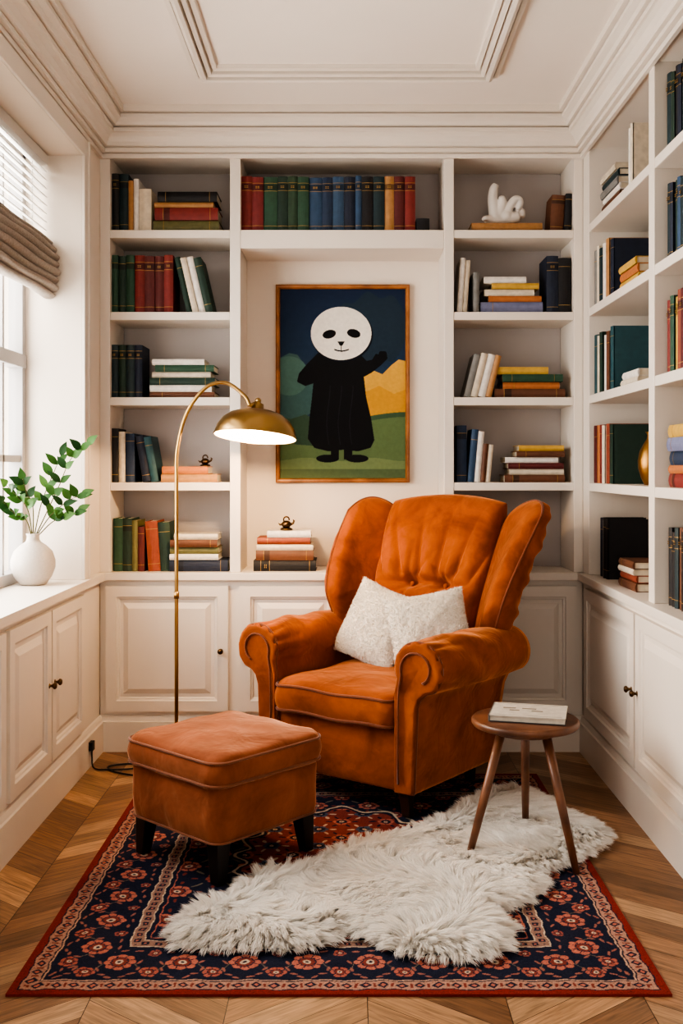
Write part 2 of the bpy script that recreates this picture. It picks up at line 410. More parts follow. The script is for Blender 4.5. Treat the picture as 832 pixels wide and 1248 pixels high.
# window
e=empty('window_1',(0,0,0))
b=MB()
wx0,wx1=-1.53,-1.465
b.box(wx0,wx1,WY0,WY1,ZT,ZT+0.05); b.box(wx0,wx1,WY0,WY1,WZ-0.05,WZ)
n=4; step=(WY1-WY0)/n
for i in range(n+1):
    yc=WY0+i*step; w=0.045 if i in (0,n) else 0.03
    b.box(wx0,wx1,max(WY0,yc-w),min(WY1,yc+w),ZT,WZ)
for z in (1.42,2.3):
    b.box(wx0+0.01,wx1-0.01,WY0,WY1,z-0.016,z+0.016)
b.box(wx0,wx1+0.006,WY0,WY1,1.86-0.03,1.86+0.03)
for i in range(n):
    yc=WY0+(i+0.5)*step; b.box(wx0+0.01,wx1-0.01,yc-0.011,yc+0.011,ZT,WZ)
b.obj('sash_frame',[M_winfr],parent=e,bevel=0.003)
b=MB(); b.box(-1.50,-1.496,WY0+0.01,WY1-0.01,ZT+0.02,WZ-0.02); b.obj('glass_pane',[M_glass],parent=e)
e=empty('window_blind',(0,0,0))
b=MB(); b.box(-1.42,-1.36,WY0+0.02,WY1-0.015,WZ-0.05,WZ-0.005)
z=WZ-0.07
while z>2.40:
    Mx=Matrix.Translation((-1.385,0,z))@Matrix.Rotation(math.radians(28),4,'Y')
    b.box(-0.026,0.026,WY0+0.03,WY1-0.02,-0.0015,0.0015,M=Mx); z-=0.038
for yy in (-0.5,-1.1,-1.7,-2.3):
    b.box(-1.387,-1.384,yy-0.003,yy+0.003,2.38,WZ-0.05)
b.obj('slats',[M_slat],parent=e)
b=MB()
for i,(z,r,dx) in enumerate([(2.40,0.016,0.0),(2.37,0.022,0.008),(2.335,0.026,0.014),(2.30,0.028,0.010),(2.262,0.028,0.016),(2.226,0.026,0.010),(2.192,0.024,0.014),(2.163,0.018,0.008)]):
    ring=[]
    for yy in np.linspace(WY0+0.02,WY1-0.012,24):
        ring.append([(-1.365+dx+math.cos(a)*r*1.7,yy,z+math.sin(a)*r*0.85+0.004*math.sin(yy*9+i)) for a in np.linspace(0,2*pi,16,endpoint=False)])
    b.rings(ring,smooth=True)
b.obj('woven_shade',[M_woven],parent=e)

# ---------------------------------------------------------------- books
PAPER=C(222,210,188)
def book(b,M,t,h,d,col,bands=2,paper=PAPER):
    bt=0.0028
    b.box(0,bt,0.004,d,0,h,col=col,M=M); b.box(t-bt,t,0.004,d,0,h,col=col,M=M)
    b.box(bt,t-bt,0.006,d-0.005,0.004,h-0.004,col=paper,M=M)
    def arc(z0,z1,e,c,mat):
        n=6; bu=min(0.006,t*0.22)
        r0=[];r1=[]
        for i in range(n+1):
            u=i/n; x=t*u; y=0.004-bu*math.sin(pi*u)-e
            r0.append((x,y,z0)); r1.append((x,y,z1))
        r0=[(0,0.008,z0)]+r0+[(t,0.008,z0)]; r1=[(0,0.008,z1)]+r1+[(t,0.008,z1)]
        b.rings([r0,r1],col=c,mat=mat,M=M)
    arc(0,h,0,col,0)
    if bands and t>0.013:
        zz={1:[0.8],2:[0.14,0.84],3:[0.12,0.86],4:[0.1,0.74,0.88]}[bands]
        for z in zz: arc(h*z,h*z+0.0022,0.0009,(1,1,1,1),1)
        if bands>=3: arc(h*0.76,h*0.86,0.0006,(col[0]*0.4,col[1]*0.4,col[2]*0.4,1),0)
        if bands==4 and t>.03:
            for q in (.79,.815):
                for w0 in (.3,.5): b.box(t*w0,t*(w0+.15),-.0052,-.003,h*q,h*q+.003,mat=1,M=M)
NAVY=C(30,40,60);DGREEN=C(34,58,48);GREEN=C(44,78,60);RED=C(126,48,44);DRED=C(94,38,38);BLACK=C(26,26,30);CREAM=C(210,198,178);WHITE=C(224,218,210)
BLUE=C(50,76,106);DBLUE=C(36,54,80);TAN=C(172,128,84);BROWN=C(104,66,46);ORANGE=C(178,110,64);YEL=C(196,158,76);OLIVE=C(108,106,68);GREY=C(128,128,126);TEAL=C(42,80,88);LAV=C(118,122,152);RUST=C(142,70,50);DTEAL=C(30,52,58)
def row(b,base,x,z,specs,d=0.2,y=0.035,lean=0):
    th=math.radians(lean)
    if lean<0: x+=specs[0][1]*math.sin(-th)
    for (t,h,c,bn) in specs:
        yy=y+random.uniform(0,0.012); dd=d*random.uniform(0.92,1.0)
        if lean==0:
            M=base@Matrix.Translation((x,yy,z)); x+=t+0.0012
        elif lean<0:
            M=base@Matrix.Translation((x,yy,z))@Matrix.Rotation(th,4,'Y'); x+=t/math.cos(th)+0.001
        else:
            M=base@Matrix.Translation((x+t/math.cos(th),yy,z))@Matrix.Rotation(th,4,'Y')@Matrix.Translation((-t,0,0)); x+=t/math.cos(th)+0.001
        book(b,M,t,h,dd,c,bn)
    return x
def stack(b,base,xl,xr,z,specs,d=0.19,y=0.035):
    for (t,wf,c,bn) in specs:
        w=(xr-xl)*wf; off=(xr-xl-w)*random.random(); yy=y+random.uniform(0,0.02)
        M=base@Matrix.Translation((xl+off+w,yy,z))@Matrix.Rotation(-pi/2,4,'Y')
        book(b,M,t,w,d,c,bn); z+=t+0.0008
    return z
I4=Matrix.Identity(4)
def X(px): return (px-VX)/247.0
def P(n): return n/247.0
def bk(name,fn):
    b=MB(); fn(b); return b.obj(name,[M_book,M_gold])
def f(b):
    z=ZS[0]; x=row(b,I4,X(137),z,[(P(9),.285,BLACK,4),(P(11),.285,DTEAL,3),(P(6),.25,TAN,0),(P(6),.26,WHITE,0),(P(15),.21,CREAM,0)])
    stack(b,I4,X(187),X(267),z,[(P(14),1,OLIVE,2),(P(15),.96,RED,3),(P(7),.9,TAN,0),(P(12),.9,BLACK,3)])
bk('shelf_books',f)
def f(b):
    z=ZS[1]; x=row(b,I4,X(136),z,[(P(9),.285,GREEN,3),(P(9),.28,DGREEN,3),(P(10),.285,GREEN,3),(P(12),.285,RED,4),(P(12),.28,DRED,4),(P(11),.28,DRED,4),(P(11),.285,RED,4)])
    row(b,I4,x+0.002,z,[(P(7),.28,DGREEN,1),(P(7),.275,CREAM,0),(P(8),.28,WHITE,0),(P(9),.275,DGREEN,2)],lean=-13)
bk('shelf_books',f)
def f(b):
    z=ZS[2]; row(b,I4,X(136),z,[(P(9),.26,DTEAL,4),(P(9),.26,DGREEN,4),(P(10),.26,DTEAL,4),(P(9),.26,NAVY,4)])
    stack(b,I4,X(183),X(262),z,[(P(7),1,BROWN,1),(P(8),.95,WHITE,0),(P(9),1,DGREEN,2),(P(7),.9,CREAM,0),(P(8),.9,GREEN,2),(P(7),.8,WHITE,0)])
bk('shelf_books',f)
def f(b):
    z=ZS[3]; x=row(b,I4,X(136),z,[(P(9),.265,BLACK,2),(P(8),.25,CREAM,0),(P(11),.24,DBLUE,2)])
    row(b,I4,x,z,[(P(10),.23,NAVY,2),(P(9),.225,TEAL,1)],lean=-10)
    stack(b,I4,X(197),X(265),z,[(P(10),1,TAN,2),(P(9),.82,ORANGE,0)])
bk('shelf_books',f)
def f(b):
    z=ZT; x=row(b,I4,X(139),z,[(P(11),.26,GREEN,2),(P(11),.26,DGREEN,3),(P(7),.25,OLIVE,0),(P(8),.22,DRED,2)])
    row(b,I4,x,z,[(P(15),.245,RUST,2),(P(14),.24,DGREEN,1)],lean=-4)
    stack(b,I4,X(208),X(267),z,[(P(14),1.2,NAVY,3),(P(7),1,WHITE,0),(P(8),1,OLIVE,0),(P(9),.96,BROWN,2),(P(7),.9,CREAM,0),],y=0.02,d=.17)
bk('shelf_books',f)
def f(b):
    z=ZS[0]; h=.272
    sp=[(14,RED),(14,C(118,46,46)),(17,GREEN),(13,DGREEN),(12,C(48,72,54)),(14,GREEN),(16,BLUE),(13,DBLUE),(14,C(54,80,108)),(14,NAVY),(8,BLUE),(14,BLACK),(14,DTEAL),(12,TAN),(13,DRED),(13,RED)]
    x=row(b,I4,X(294),z,[(P(t-0.5),h*random.uniform(.98,1.01),c,4) for t,c in sp])
    row(b,I4,x+.004,z,[(P(16),.065,BLACK,0)])
bk('shelf_books',f)
def f(b):
    z=ZS[0]; stack(b,I4,X(574),X(660),z,[(P(11),1,TAN,0)],d=.2,y=.03)
    row(b,I4,X(669),z,[(P(16),.18,BROWN,3),(P(9),.185,BLACK,2)],lean=4,d=.15)
bk('shelf_books',f)
def f(b):
    z=ZS[1]; row(b,I4,X(556),z,[(P(6),.27,WHITE,0),(P(6),.26,CREAM,0)],lean=4); row(b,I4,X(576),z,[(P(7),.2,GREY,0)])
    stack(b,I4,X(585),X(661),z,[(P(14),1,LAV,1),(P(7),.85,ORANGE,0),(P(8),.8,CREAM,0),(P(7),.75,YEL,0),(P(8),.68,WHITE,0)])
    row(b,I4,X(665),z,[(P(14),.28,NAVY,4),(P(15),.27,BLACK,2)])
bk('shelf_books',f)
def f(b):
    z=ZS[2]; row(b,I4,X(564),z,[(P(8),.215,GREY,0),(P(8),.22,CREAM,0),(P(9),.215,WHITE,0),(P(7),.21,TAN,0)],lean=14)
    stack(b,I4,X(602),X(688),z,[(P(11),1,BROWN,3),(P(8),.8,ORANGE,1),(P(9),.85,GREEN,2),(P(9),.72,YEL,0)])
bk('shelf_books',f)
def f(b):
    z=ZS[3]; x=row(b,I4,X(556),z,[(P(12),.28,DBLUE,3)]); row(b,I4,x+.002,z,[(P(8),.26,BLUE,1),(P(7),.25,WHITE,0),(P(6),.19,BROWN,0),(P(6),.185,CREAM,0)],lean=5)
    stack(b,I4,X(614),X(687),z,[(P(9),1,BROWN,3),(P(7),.9,CREAM,0),(P(7),.92,DRED,1),(P(7),.88,WHITE,0),(P(7),.8,BROWN,1),(P(7),.75,YEL,0)])
bk('shelf_books',f)
def f(b):
    stack(b,I4,X(309),X(385),ZT,[(P(13),1,BLACK,4),(P(12),.92,BROWN,3),(P(7),.9,CREAM,0),(P(8),.85,RUST,1),(P(8),.7,WHITE,0)])
bk('counter_books',f)
def f(b):
    z=ZS[0]; stack(b,RM,.17,.50,z,[(.035,1,ORANGE,1),(.03,.95,BROWN,0),(.03,.9,WHITE,0),(.035,.9,GREY,0),(.03,.85,DTEAL,0),(.03,.8,CREAM,0)],d=.2)
    row(b,RM,.66,z,[(.03,.27,WHITE,0),(.03,.28,CREAM,0)],d=.14)
bk('shelf_books',f)
def f(b):
    z=ZS[1]; x=row(b,RM,.14,z,[(.055,.26,GREY,1),(.045,.27,CREAM,0),(.06,.25,DTEAL,2),(.05,.26,WHITE,0),(.055,.27,TAN,1),(.055,.255,NAVY,2)],d=.2,y=.015)
    stack(b,RM,x+.10,x+.38,z,[(.035,1,YEL,1),(.035,.95,ORANGE,0),(.03,.9,YEL,0)],d=.2,y=.02)
bk('shelf_books',f)
def f(b):
    z=ZS[2]; x=row(b,RM,.14,z,[(.06,.28,TEAL,1),(.045,.27,CREAM,0),(.055,.28,DGREEN,1),(.045,.26,WHITE,0),(.055,.27,BROWN,1),(.055,.285,TEAL,2)],d=.2,y=.015)
    stack(b,RM,x+.12,x+.38,z,[(.03,1,CREAM,0),(.03,.9,WHITE,0)],d=.19,y=.02)
bk('shelf_books',f)
def f(b):
    z=ZS[3]; x=row(b,RM,.14,z,[(.055,.27,DRED,1),(.045,.27,ORANGE,0),(.055,.27,RED,2),(.045,.265,CREAM,0),(.055,.27,RUST,1),(.05,.265,DGREEN,2)],d=.19,y=.015)
bk('shelf_books',f)
def f(b):
    x=row(b,RM,.15,ZT,[(.045,.275,NAVY,1),(.04,.265,CREAM,0),(.045,.28,BLACK,2),(.04,.275,BLACK,2)],d=.2)
    stack(b,RM,x+.22,x+.48,ZT,[(.035,1,BROWN,1),(.03,.95,RUST,0),(.025,.9,CREAM,0),(.03,.85,BROWN,1)],d=.2,y=.02)
bk('shelf_books',f)
for bi,(a,c) in enumerate(bays[1:]):
    pals=[[DTEAL,DGREEN,BLACK,NAVY],[DTEAL,NAVY,DGREEN,BLUE],[RED,GREEN,YEL,RUST,DRED],None,[BLACK,BLACK,DTEAL,BROWN]]
    for zi,z in enumerate(ZS+[ZT]):
        def f(b):
            if pals[zi] is None:
                stack(b,RM,a+.03,a+.30,z,[(.05,1,RED,3),(.03,.95,ORANGE,0),(.05,.95,DBLUE,2),(.05,.9,LAV,1),(.045,.9,YEL,1)],d=.2)
                row(b,RM,a+.42,z,[(.035,random.uniform(.24,.28),random.choice([BLUE,RED,CREAM,GREEN]),2) for _ in range(6)])
            else:
                row(b,RM,a+.02,z,[(random.uniform(.035,.045),random.uniform(.27,.30),pals[zi][q%len(pals[zi])],4) for q in range(11)])
                stack(b,RM,a+.6,a+.85,z,[(.035,1,TAN,1),(.035,.9,CREAM,0)],d=.18)
        bk('shelf_books',f)

def ornament(name,loc,sc=1.0):
    b=MB(); T=Matrix.Translation(loc)@Matrix.Scale(sc,4)
    b.lathe([(.0001,0),(.03,0),(.032,.004),(.026,.010),(.012,.012),(.0001,.012)],20,M=T)
    b.lathe([(.0001,.010),(.016,.012),(.024,.022),(.025,.03),(.018,.042),(.008,.047),(.0001,.048)],20,M=T)
    b.tube([T@Vector((.014*math.cos(q),0,.052+.014*math.sin(q))) for q in np.linspace(-.3,2*pi-.6,18)],[.004*sc]*18,8)
    b.tube([T@Vector(p) for p in [(.018,0,.026),(.034,0,.034),(.038,0,.046),(.032,0,.052)]],[.007*sc,.006*sc,.005*sc,.002*sc],8)
    b.tube([T@Vector(p) for p in [(-.018,0,.03),(-.032,0,.026),(-.04,0,.034)]],[.007*sc,.005*sc,.002*sc],8)
    return b.obj(name,[M_knob])
ornament('bronze_ornament',(X(248),.12,ZS[3]+P(19)+.002),.85)
ornament('bronze_ornament.001',(X(348),.12,ZT+P(48)+.005),1.0)
b=MB(); b.lathe([(.0001,0),(.03,0),(.034,.006),(.045,.03),(.056,.07),(.058,.10),(.05,.14),(.034,.17),(.022,.19),(.02,.205),(.028,.218),(.024,.218),(.016,.205),(.0001,.2)],28,M=Matrix.Translation(RM@Vector((.80,.10,ZS[3]+.001))))
b.obj('gilded_vase',[M_brassd])
b=MB(); O=Vector((X(614),.13,ZS[0]+P(11)+.006))
def tb(pts,r): b.tube(bez([O+Vector(p) for p in pts],8),list(np.interp(np.linspace(0,1,8*(len(pts)-1)+1),np.linspace(0,1,len(r)),r)),12)
tb([(-.085,0,.022),(-.03,0,.030),(.04,0,.034),(.085,0,.045)],[.020,.028,.032,.026])
tb([(-.035,0,.034),(-.040,.0,.08),(-.047,0,.13),(-.042,-.005,.18),(-.03,-.01,.205)],[.032,.030,.026,.023,.016])
tb([(-.02,0,.05),(-.005,-.01,.09),(.0,-.02,.12),(-.01,-.03,.14)],[.026,.024,.02,.014])
tb([(.02,0,.05),(.035,-.01,.09),(.06,-.015,.125),(.085,-.01,.125),(.088,-.01,.10),(.07,-.01,.08)],[.028,.022,.020,.019,.017,.014])
tb([(.05,.02,.04),(.08,.02,.075),(.1,.01,.07),(.1,0,.04)],[.024,.02,.019,.016])
tb([(-.05,-.01,.03),(-.085,-.03,.03),(-.1,-.03,.018)],[.018,.014,.010])
b.sphere(O+Vector((.02,0,.042)),.038,sc=(1,1,1))
o=b.obj('hand_sculpture',[M_plaster])
r=o.modifiers.new('rm','REMESH'); r.mode='VOXEL'; r.voxel_size=.004; r.use_smooth_shade=True
s=o.modifiers.new('sm','SMOOTH'); s.iterations=6; s.factor=.6

# ---------------------------------------------------------------- painting
e=empty('framed_painting',(0,0,0))
yp=YB-0.001; sP=F/(5+yp-0.02)
x0,x1=(336-VX)/sP,(499-VX)/sP; z1=CH-(347-HY)/sP; z0=CH-(588-HY)/sP
b=MB()
prof=[(0,0),(0,.028),(.006,.032),(.016,.030),(.022,.022),(.022,.010)]
vs=[];fs=[]
for o_,d in prof: vs+=[(x0+o_,yp-d,z0+o_),(x1-o_,yp-d,z0+o_),(x1-o_,yp-d,z1-o_),(x0+o_,yp-d,z1-o_)]
for k in range(len(prof)-1):
    for i in range(4):
        j=(i+1)%4; fs.append((4*k+i,4*k+j,4*k+4+j,4*k+4+i))
b.add(vs,fs); b.obj('frame',[M_framew],parent=e)
nx,ny=330,490
px,py=np.meshgrid(np.linspace(340.5,494.5,nx),np.linspace(583.5,351.5,ny))
col=np.zeros((ny,nx,4)); col[...,3]=1
def paint(mask,c): col[mask]=c
tt=np.clip((py-352)/150,0,1)[...,None]
col[:]=np.array(C(32,46,72))*(1-tt)+np.array(C(44,66,88))*tt
paint(np.hypot(px-455,(py-400)*1.1)<46+4*np.sin(px*.2),C(40,56,70))
paint(pip(px,py,[(340,436),(352,430),(362,432),(372,446),(384,450),(388,500),(340,520)]),C(66,96,94))
paint(np.hypot((px-352),(py-458))<24,C(80,112,104))
paint(pip(px,py,[(440,452),(452,450),(466,456),(478,444),(486,438),(496,440),(496,520),(430,520)]),C(206,160,74))
paint(pip(px,py,[(440,480),(462,470),(480,480),(496,474),(496,520),(430,520)]),C(198,146,60))
paint(py>508+6*np.sin((px-340)*.03),C(66,90,66))
paint((py>514+6*np.sin((px-340)*.03)),C(94,114,76))
paint(pip(px,py,[(340,515),(372,505),(400,520),(400,545),(340,540)]),C(60,82,64))
paint(py>560+2*np.sin(px*.08),C(114,130,88))
paint(py>572,C(88,104,72))
K=C(20,20,23)
body=[(398,428),(388,432),(376,444),(366,456),(364,464),(372,468),(384,464),(382,484),(379,510),(377,534),(384,544),(400,548),(418,546),(436,548),(450,544),(454,536),(450,510),(444,484),(441,458),(452,452),(462,444),(470,436),(469,430),(464,430),(462,436),(459,433),(455,440),(446,442),(438,434),(430,428)]
paint(pip(px,py,body)|(dpoly(px,py,body)<2.2),K)
for lx in (408,424): paint((abs(px-lx)<5)&(py>544)&(py<560),K)
paint((np.hypot((px-399)/14,(py-559)/4.8)<1)|(np.hypot((px-435)/14,(py-559)/4.8)<1),K)
for lx in (400,414,428): paint((abs(px-lx-2*np.sin(py*.07))<.5)&(py>470)&(py<542),C(36,36,42))
paint(np.hypot((px-416.5)/38,(py-407.5)/33.5)<1,C(20,24,34)); paint(np.hypot((px-415.5)/37,(py-406)/32.5)<1,C(228,222,212))
paint(np.hypot(((px-401)+.35*(py-407))/8.0,(py-407)/5.5)<1,K); paint(np.hypot(((px-431)-.35*(py-406))/8.0,(py-406)/5.5)<1,K)
paint(pip(px,py,[(411,416),(420,416),(417,421),(414,421)]),K)
paint((abs(py-(427.5-.025*(px-416)**2))<0.9)&(abs(px-416)<9),K); paint((abs(px-415.7)<.6)&(py>420)&(py<427),K)
colgrid('canvas',(x0+.02,yp-.012,z0+.02),(x1-x0-.04,0,0),(0,0,z1-z0-.04),nx,ny,col.reshape(-1,4),M_art,parent=e)

# ---------------------------------------------------------------- rug
RX0,RX1,RY0,RY1=-0.893,0.845,-2.326,-0.40
Wd,Ln=RX1-RX0,RY1-RY0
nx,ny=700,760
gx,gy=np.meshgrid(np.linspace(0,Wd,nx),np.linspace(0,Ln,ny))
col=np.zeros((ny,nx,4)); col[...,3]=1
RNAVY=C(34,38,56);RCOR=C(172,104,88);RRUST=C(120,60,52);RCRM=C(188,168,146);RRED=C(124,48,42);ROL=C(112,102,88);RBLU=C(72,84,106)
wobx=.0025*np.sin(gy*41)+.002*np.sin(gy*97+gx*60); woby=.0025*np.sin(gx*37)+.002*np.sin(gx*89+gy*70)
g2x=gx+wobx; g2y=gy+woby
dx_=np.minimum(g2x,Wd-g2x); dy_=np.minimum(g2y,Ln-g2y); d=np.minimum(dx_,dy_)
tt=np.where(dx_<dy_,g2y,g2x); Lt=np.where(dx_<dy_,Ln,Wd)
def per(t,L,P0):
    n=np.round(L/P0); Pp=L/n; return t-np.floor(t/Pp)*Pp-Pp/2,Pp,np.floor(t/Pp)
def flower(mask,a,c,R,cols_=(RCOR,RRUST,RCRM,RNAVY),n=7,ph=0.0):
    r=np.hypot(a,c); th=np.arctan2(c,a)+ph; e=(.78+.22*np.abs(np.cos(n*th/2))**.6)
    paint(mask&(r<R*e),cols_[0])
    paint(mask&(r<R*.95*e)&(r>R*.5)&(np.abs(np.cos(n*th/2))<.28),RNAVY)
    paint(mask&(r<R*.62*e)&(r>R*.53*e),RNAVY); paint(mask&(r<R*.53*e),cols_[1]); paint(mask&(r<R*.27),cols_[2]); paint(mask&(r<R*.12),cols_[3])
def leaf(mask,a,c,ang,L,w,cc):
    u=a*np.cos(ang)+c*np.sin(ang); v=-a*np.sin(ang)+c*np.cos(ang)
    paint(mask&((u/L)**2+(v/w)**2<1),cc)
col[:]=RRED
paint(d>.022,RNAVY); paint(d>.026,C(164,126,110))
m=(d>.026)&(d<.066); a,Pp,kk=per(tt,Lt,.048)
paint(m&((abs(a)/.017+abs(d-.046)/.016)<1),RNAVY); paint(m&((abs(a)/.008+abs(d-.046)/.008)<1),RCOR)
paint(m&(abs(abs(a)-.024)<.0035)&(abs(d-.046)<.010),RRUST)
paint(d>.066,RNAVY); paint(d>.070,C(176,144,124)); paint(d>.075,RNAVY)
m=(d>.075)&(d<.262)
a,Pp,kk=per(tt,Lt,.17); c=d-.165
vy=.050*np.sin(2*pi*a/Pp+pi/2)
paint(m&(abs(c-vy)<.0026),ROL)
for (la,lc,an) in [(.055,.008,1.0),(-.055,.008,2.1),(.040,-.058,.3),(-.040,-.058,-.3),(.056,-.030,1.2),(-.056,-.03,1.9),(.04,.07,.3),(-.04,.07,-.3),(0,.075,0),(.02,-.075,.5),(-.02,-.075,-.5)]:
    leaf(m,a-la,c-lc,an,.012,.0042,C(146,96,84))
flower(m,a,c-.008,.045,n=8)
a2=np.where(a>0,a-Pp/2,a+Pp/2)
flower(m,a2,c+.046,.028,(C(162,94,80),RRUST,RCRM,RNAVY),6); flower(m,a2,c-.062,.019,(C(150,86,74),RRUST,RCRM,RNAVY),5)
paint(d>.262,RCRM); paint(d>.266,C(140,110,98)); m=(d>.266)&(d<.300); a,Pp,kk=per(tt,Lt,.036)
paint(m&(abs(d-.283)<.009)&(abs(a)<.010),RNAVY); paint(m&(abs(d-.283)<.0035)&(abs(a)<.004),RCOR)
paint(d>.300,RCRM); paint(d>.304,RNAVY); paint(d>.318,RCOR); paint(d>.322,RNAVY)
m=d>.322
fx=g2x-Wd/2; fy=g2y-Ln/2
def lattice(m,P1,P2,fl):
    for off in (0,1):
        a=np.mod(fx+off*P1/2+P1/2,P1)-P1/2; c=np.mod(fy+off*P2/2+P2/2,P2)-P2/2
        fl(m,a,c,off)
def fl(m,a,c,off):
    for an in np.arange(4)*pi/2+pi/4: leaf(m,a-.070*np.cos(an),c-.070*np.sin(an),an,.018,.0045,ROL)
    for an in np.arange(4)*pi/2: leaf(m,a-.068*np.cos(an),c-.068*np.sin(an),an,.012,.006,RRUST)
    flower(m,a,c,.044 if off else .034,(RCOR,RRUST,RCRM,RNAVY) if off else (C(156,88,76),RRUST,RCRM,RNAVY),7 if off else 6)
lattice(m,.21,.21,fl)
thm=np.arctan2(fy,fx); rm=np.hypot(fx/.36,fy/.50); em=1+.06*np.cos(16*thm)
paint(m&(rm<em),RCRM); paint(m&(rm<.97*em),RNAVY); m2=m&(rm<.93*em); paint(m2,C(128,62,54))
def fl2(m,a,c,off):
    for an in np.arange(6)*pi/3: leaf(m,a-.050*np.cos(an),c-.050*np.sin(an),an,.014,.006,RCRM if off else RNAVY)
    flower(m,a,c,.034,(RBLU,RNAVY,RCRM,RCOR) if off else (RCOR,RNAVY,RCRM,RRUST),6)
lattice(m2,.17,.17,fl2)
nz=rng.normal(size=(ny,nx,1))*.16+1; col[...,:3]*=nz
e=empty('persian_rug',(0,0,0))
colgrid('rug_pile',(RX0,RY0,0.0075),(Wd,0,0),(0,Ln,0),nx,ny,np.clip(col,0,1).reshape(-1,4),M_rug,parent=e)
b=MB(); b.box(RX0,RX1,RY0,RY1,0.0003,0.0073,col=RRED); b.obj('rug_backing',[M_rug],parent=e)

# ---------------------------------------------------------------- sheepskin
outl=[(208,1142),(228,1116),(262,1100),(290,1092),(304,1072),(340,1064),(392,1054),(425,1036),(465,1024),(510,1016),(548,998),(575,980),(606,966),(636,960),(660,974),(690,996),(732,1010),(740,1022),(714,1036),(698,1048),(657,1062),(657,1084),(624,1102),(594,1110),(618,1134),(610,1156),(570,1166),(520,1162),(480,1156),(450,1140),(420,1132),(390,1148),(350,1155),(300,1152),(250,1152),(220,1150)]
poly=[FL(x,y,0.02) for x,y in outl]
xs=[p[0] for p in poly]; ys=[p[1] for p in poly]
nxg,nyg=150,120
GX,GY=np.meshgrid(np.linspace(min(xs),max(xs),nxg),np.linspace(min(ys),max(ys),nyg))
def lump(x,y): return .5+.5*np.sin(x*23+1.3*np.sin(y*17))*np.sin(y*21+1.7*np.sin(x*13))
def hgt(x,y):
    dd=dpoly(x,y,poly); return .010+.028*np.clip(dd/.07,0,1)**.7+.020*lump(x,y)*np.clip(dd/.05,0,1)
ins=pip(GX,GY,poly); H=hgt(GX,GY)
b=MB(); idx=-np.ones(GX.shape,int); vs=[]
for j in range(nyg):
    for i in range(nxg):
        if ins[j,i]: idx[j,i]=len(vs); vs.append((GX[j,i],GY[j,i],H[j,i]))
fs=[(idx[j,i],idx[j,i+1],idx[j+1,i+1],idx[j+1,i]) for j in range(nyg-1) for i in range(nxg-1) if min(idx[j,i],idx[j,i+1],idx[j+1,i+1],idx[j+1,i])>=0]
b.add(vs,fs,col=C(250,243,232),smooth=True)
e=empty('sheepskin_rug',(0,0,0)); b.obj('hide',[M_fur],parent=e)
N=120000
rx=rng.uniform(min(xs),max(xs),N*3); ry=rng.uniform(min(ys),max(ys),N*3); k=pip(rx,ry,poly); rx=rx[k][:N]; ry=ry[k][:N]; N=len(rx)
ncl=3600
ci=rng.integers(0,N,ncl); ccx=rx[ci]; ccy=ry[ci]
near=np.zeros(N,int)
for s0 in range(0,N,5000):
    dd=(rx[s0:s0+5000,None]-ccx[None])**2+(ry[s0:s0+5000,None]-ccy[None])**2; near[s0:s0+5000]=dd.argmin(1)
ec=dpoly(ccx,ccy,poly)
eps=.004
gxn=-(dpoly(ccx+eps,ccy,poly)-dpoly(ccx-eps,ccy,poly)); gyn=-(dpoly(ccx,ccy+eps,poly)-dpoly(ccx,ccy-eps,poly))
gl_=np.hypot(gxn,gyn)+1e-9; gxn/=gl_; gyn/=gl_
fa=2.2*np.sin(ccx*6+1)+2.0*np.cos(ccy*7)+rng.normal(size=ncl)*.25
wE=np.exp(-ec/.05)
dxx=np.cos(fa)*(1-wE)+gxn*wE*1.5; dyy=np.sin(fa)*(1-wE)+gyn*wE*1.5-.35
el=.16+.20*(1-wE)*rng.random(ncl)
dcl=np.stack([dxx,dyy,el],1); dcl/=np.linalg.norm(dcl,axis=1)[:,None]
lenc=rng.uniform(.042,.064,ncl)
tipc=np.stack([ccx,ccy,hgt(ccx,ccy)],1)+dcl*lenc[:,None]
roots=np.stack([rx,ry,hgt(rx,ry)-.003],1)
tips=tipc[near]+rng.normal(size=(N,3))*.004+ (roots-np.stack([ccx,ccy,hgt(ccx,ccy)],1)[near])*.62
tips[:,2]=np.maximum(tips[:,2],.012)
v=tips-roots; ln=np.linalg.norm(v,axis=1); dr=v/ln[:,None]; dr2=dr.copy(); dr2[:,2]+=.38; dr2/=np.linalg.norm(dr2,axis=1)[:,None]
bend=v-dr2*ln[:,None]
cv=np.array([.99,.965,.925])[None]*(rng.uniform(.95,1.0,ncl)[near]*rng.uniform(.98,1.0,N))[:,None]
strands('fur',roots,dr2,ln,.0028,bend,np.clip(cv,0,.99),M_fur,parent=e)

# ---------------------------------------------------------------- upholstery helpers
def rrect(a,bh,r,n=8,es=10):
    pts=[]
    cs=[(a-r,bh-r,0),(-a+r,bh-r,pi/2),(-a+r,-bh+r,pi),(a-r,-bh+r,1.5*pi)]
    for i,(cx_,cy_,a0) in enumerate(cs):
        for k in range(n+1):
            an=a0+k*(pi/2)/n; pts.append((cx_+r*math.cos(an),cy_+r*math.sin(an)))
        nx_=cs[(i+1)%4]; a1=nx_[2]; q=(nx_[0]+r*math.cos(a1),nx_[1]+r*math.sin(a1)); p=pts[-1]
        for k in range(1,es): pts.append((p[0]+(q[0]-p[0])*k/es,p[1]+(q[1]-p[1])*k/es))
    return pts
def ringstack(b,out,prof,disp=None,**k):
    rings=[]
    for sc,z in prof:
        rr=[]
        for (x,y) in out:
            q=(x*sc,y*sc,z)
            if disp: q=disp(*q)
            rr.append(q)
        rings.append(rr)
    b.rings(rings,smooth=True,**k)
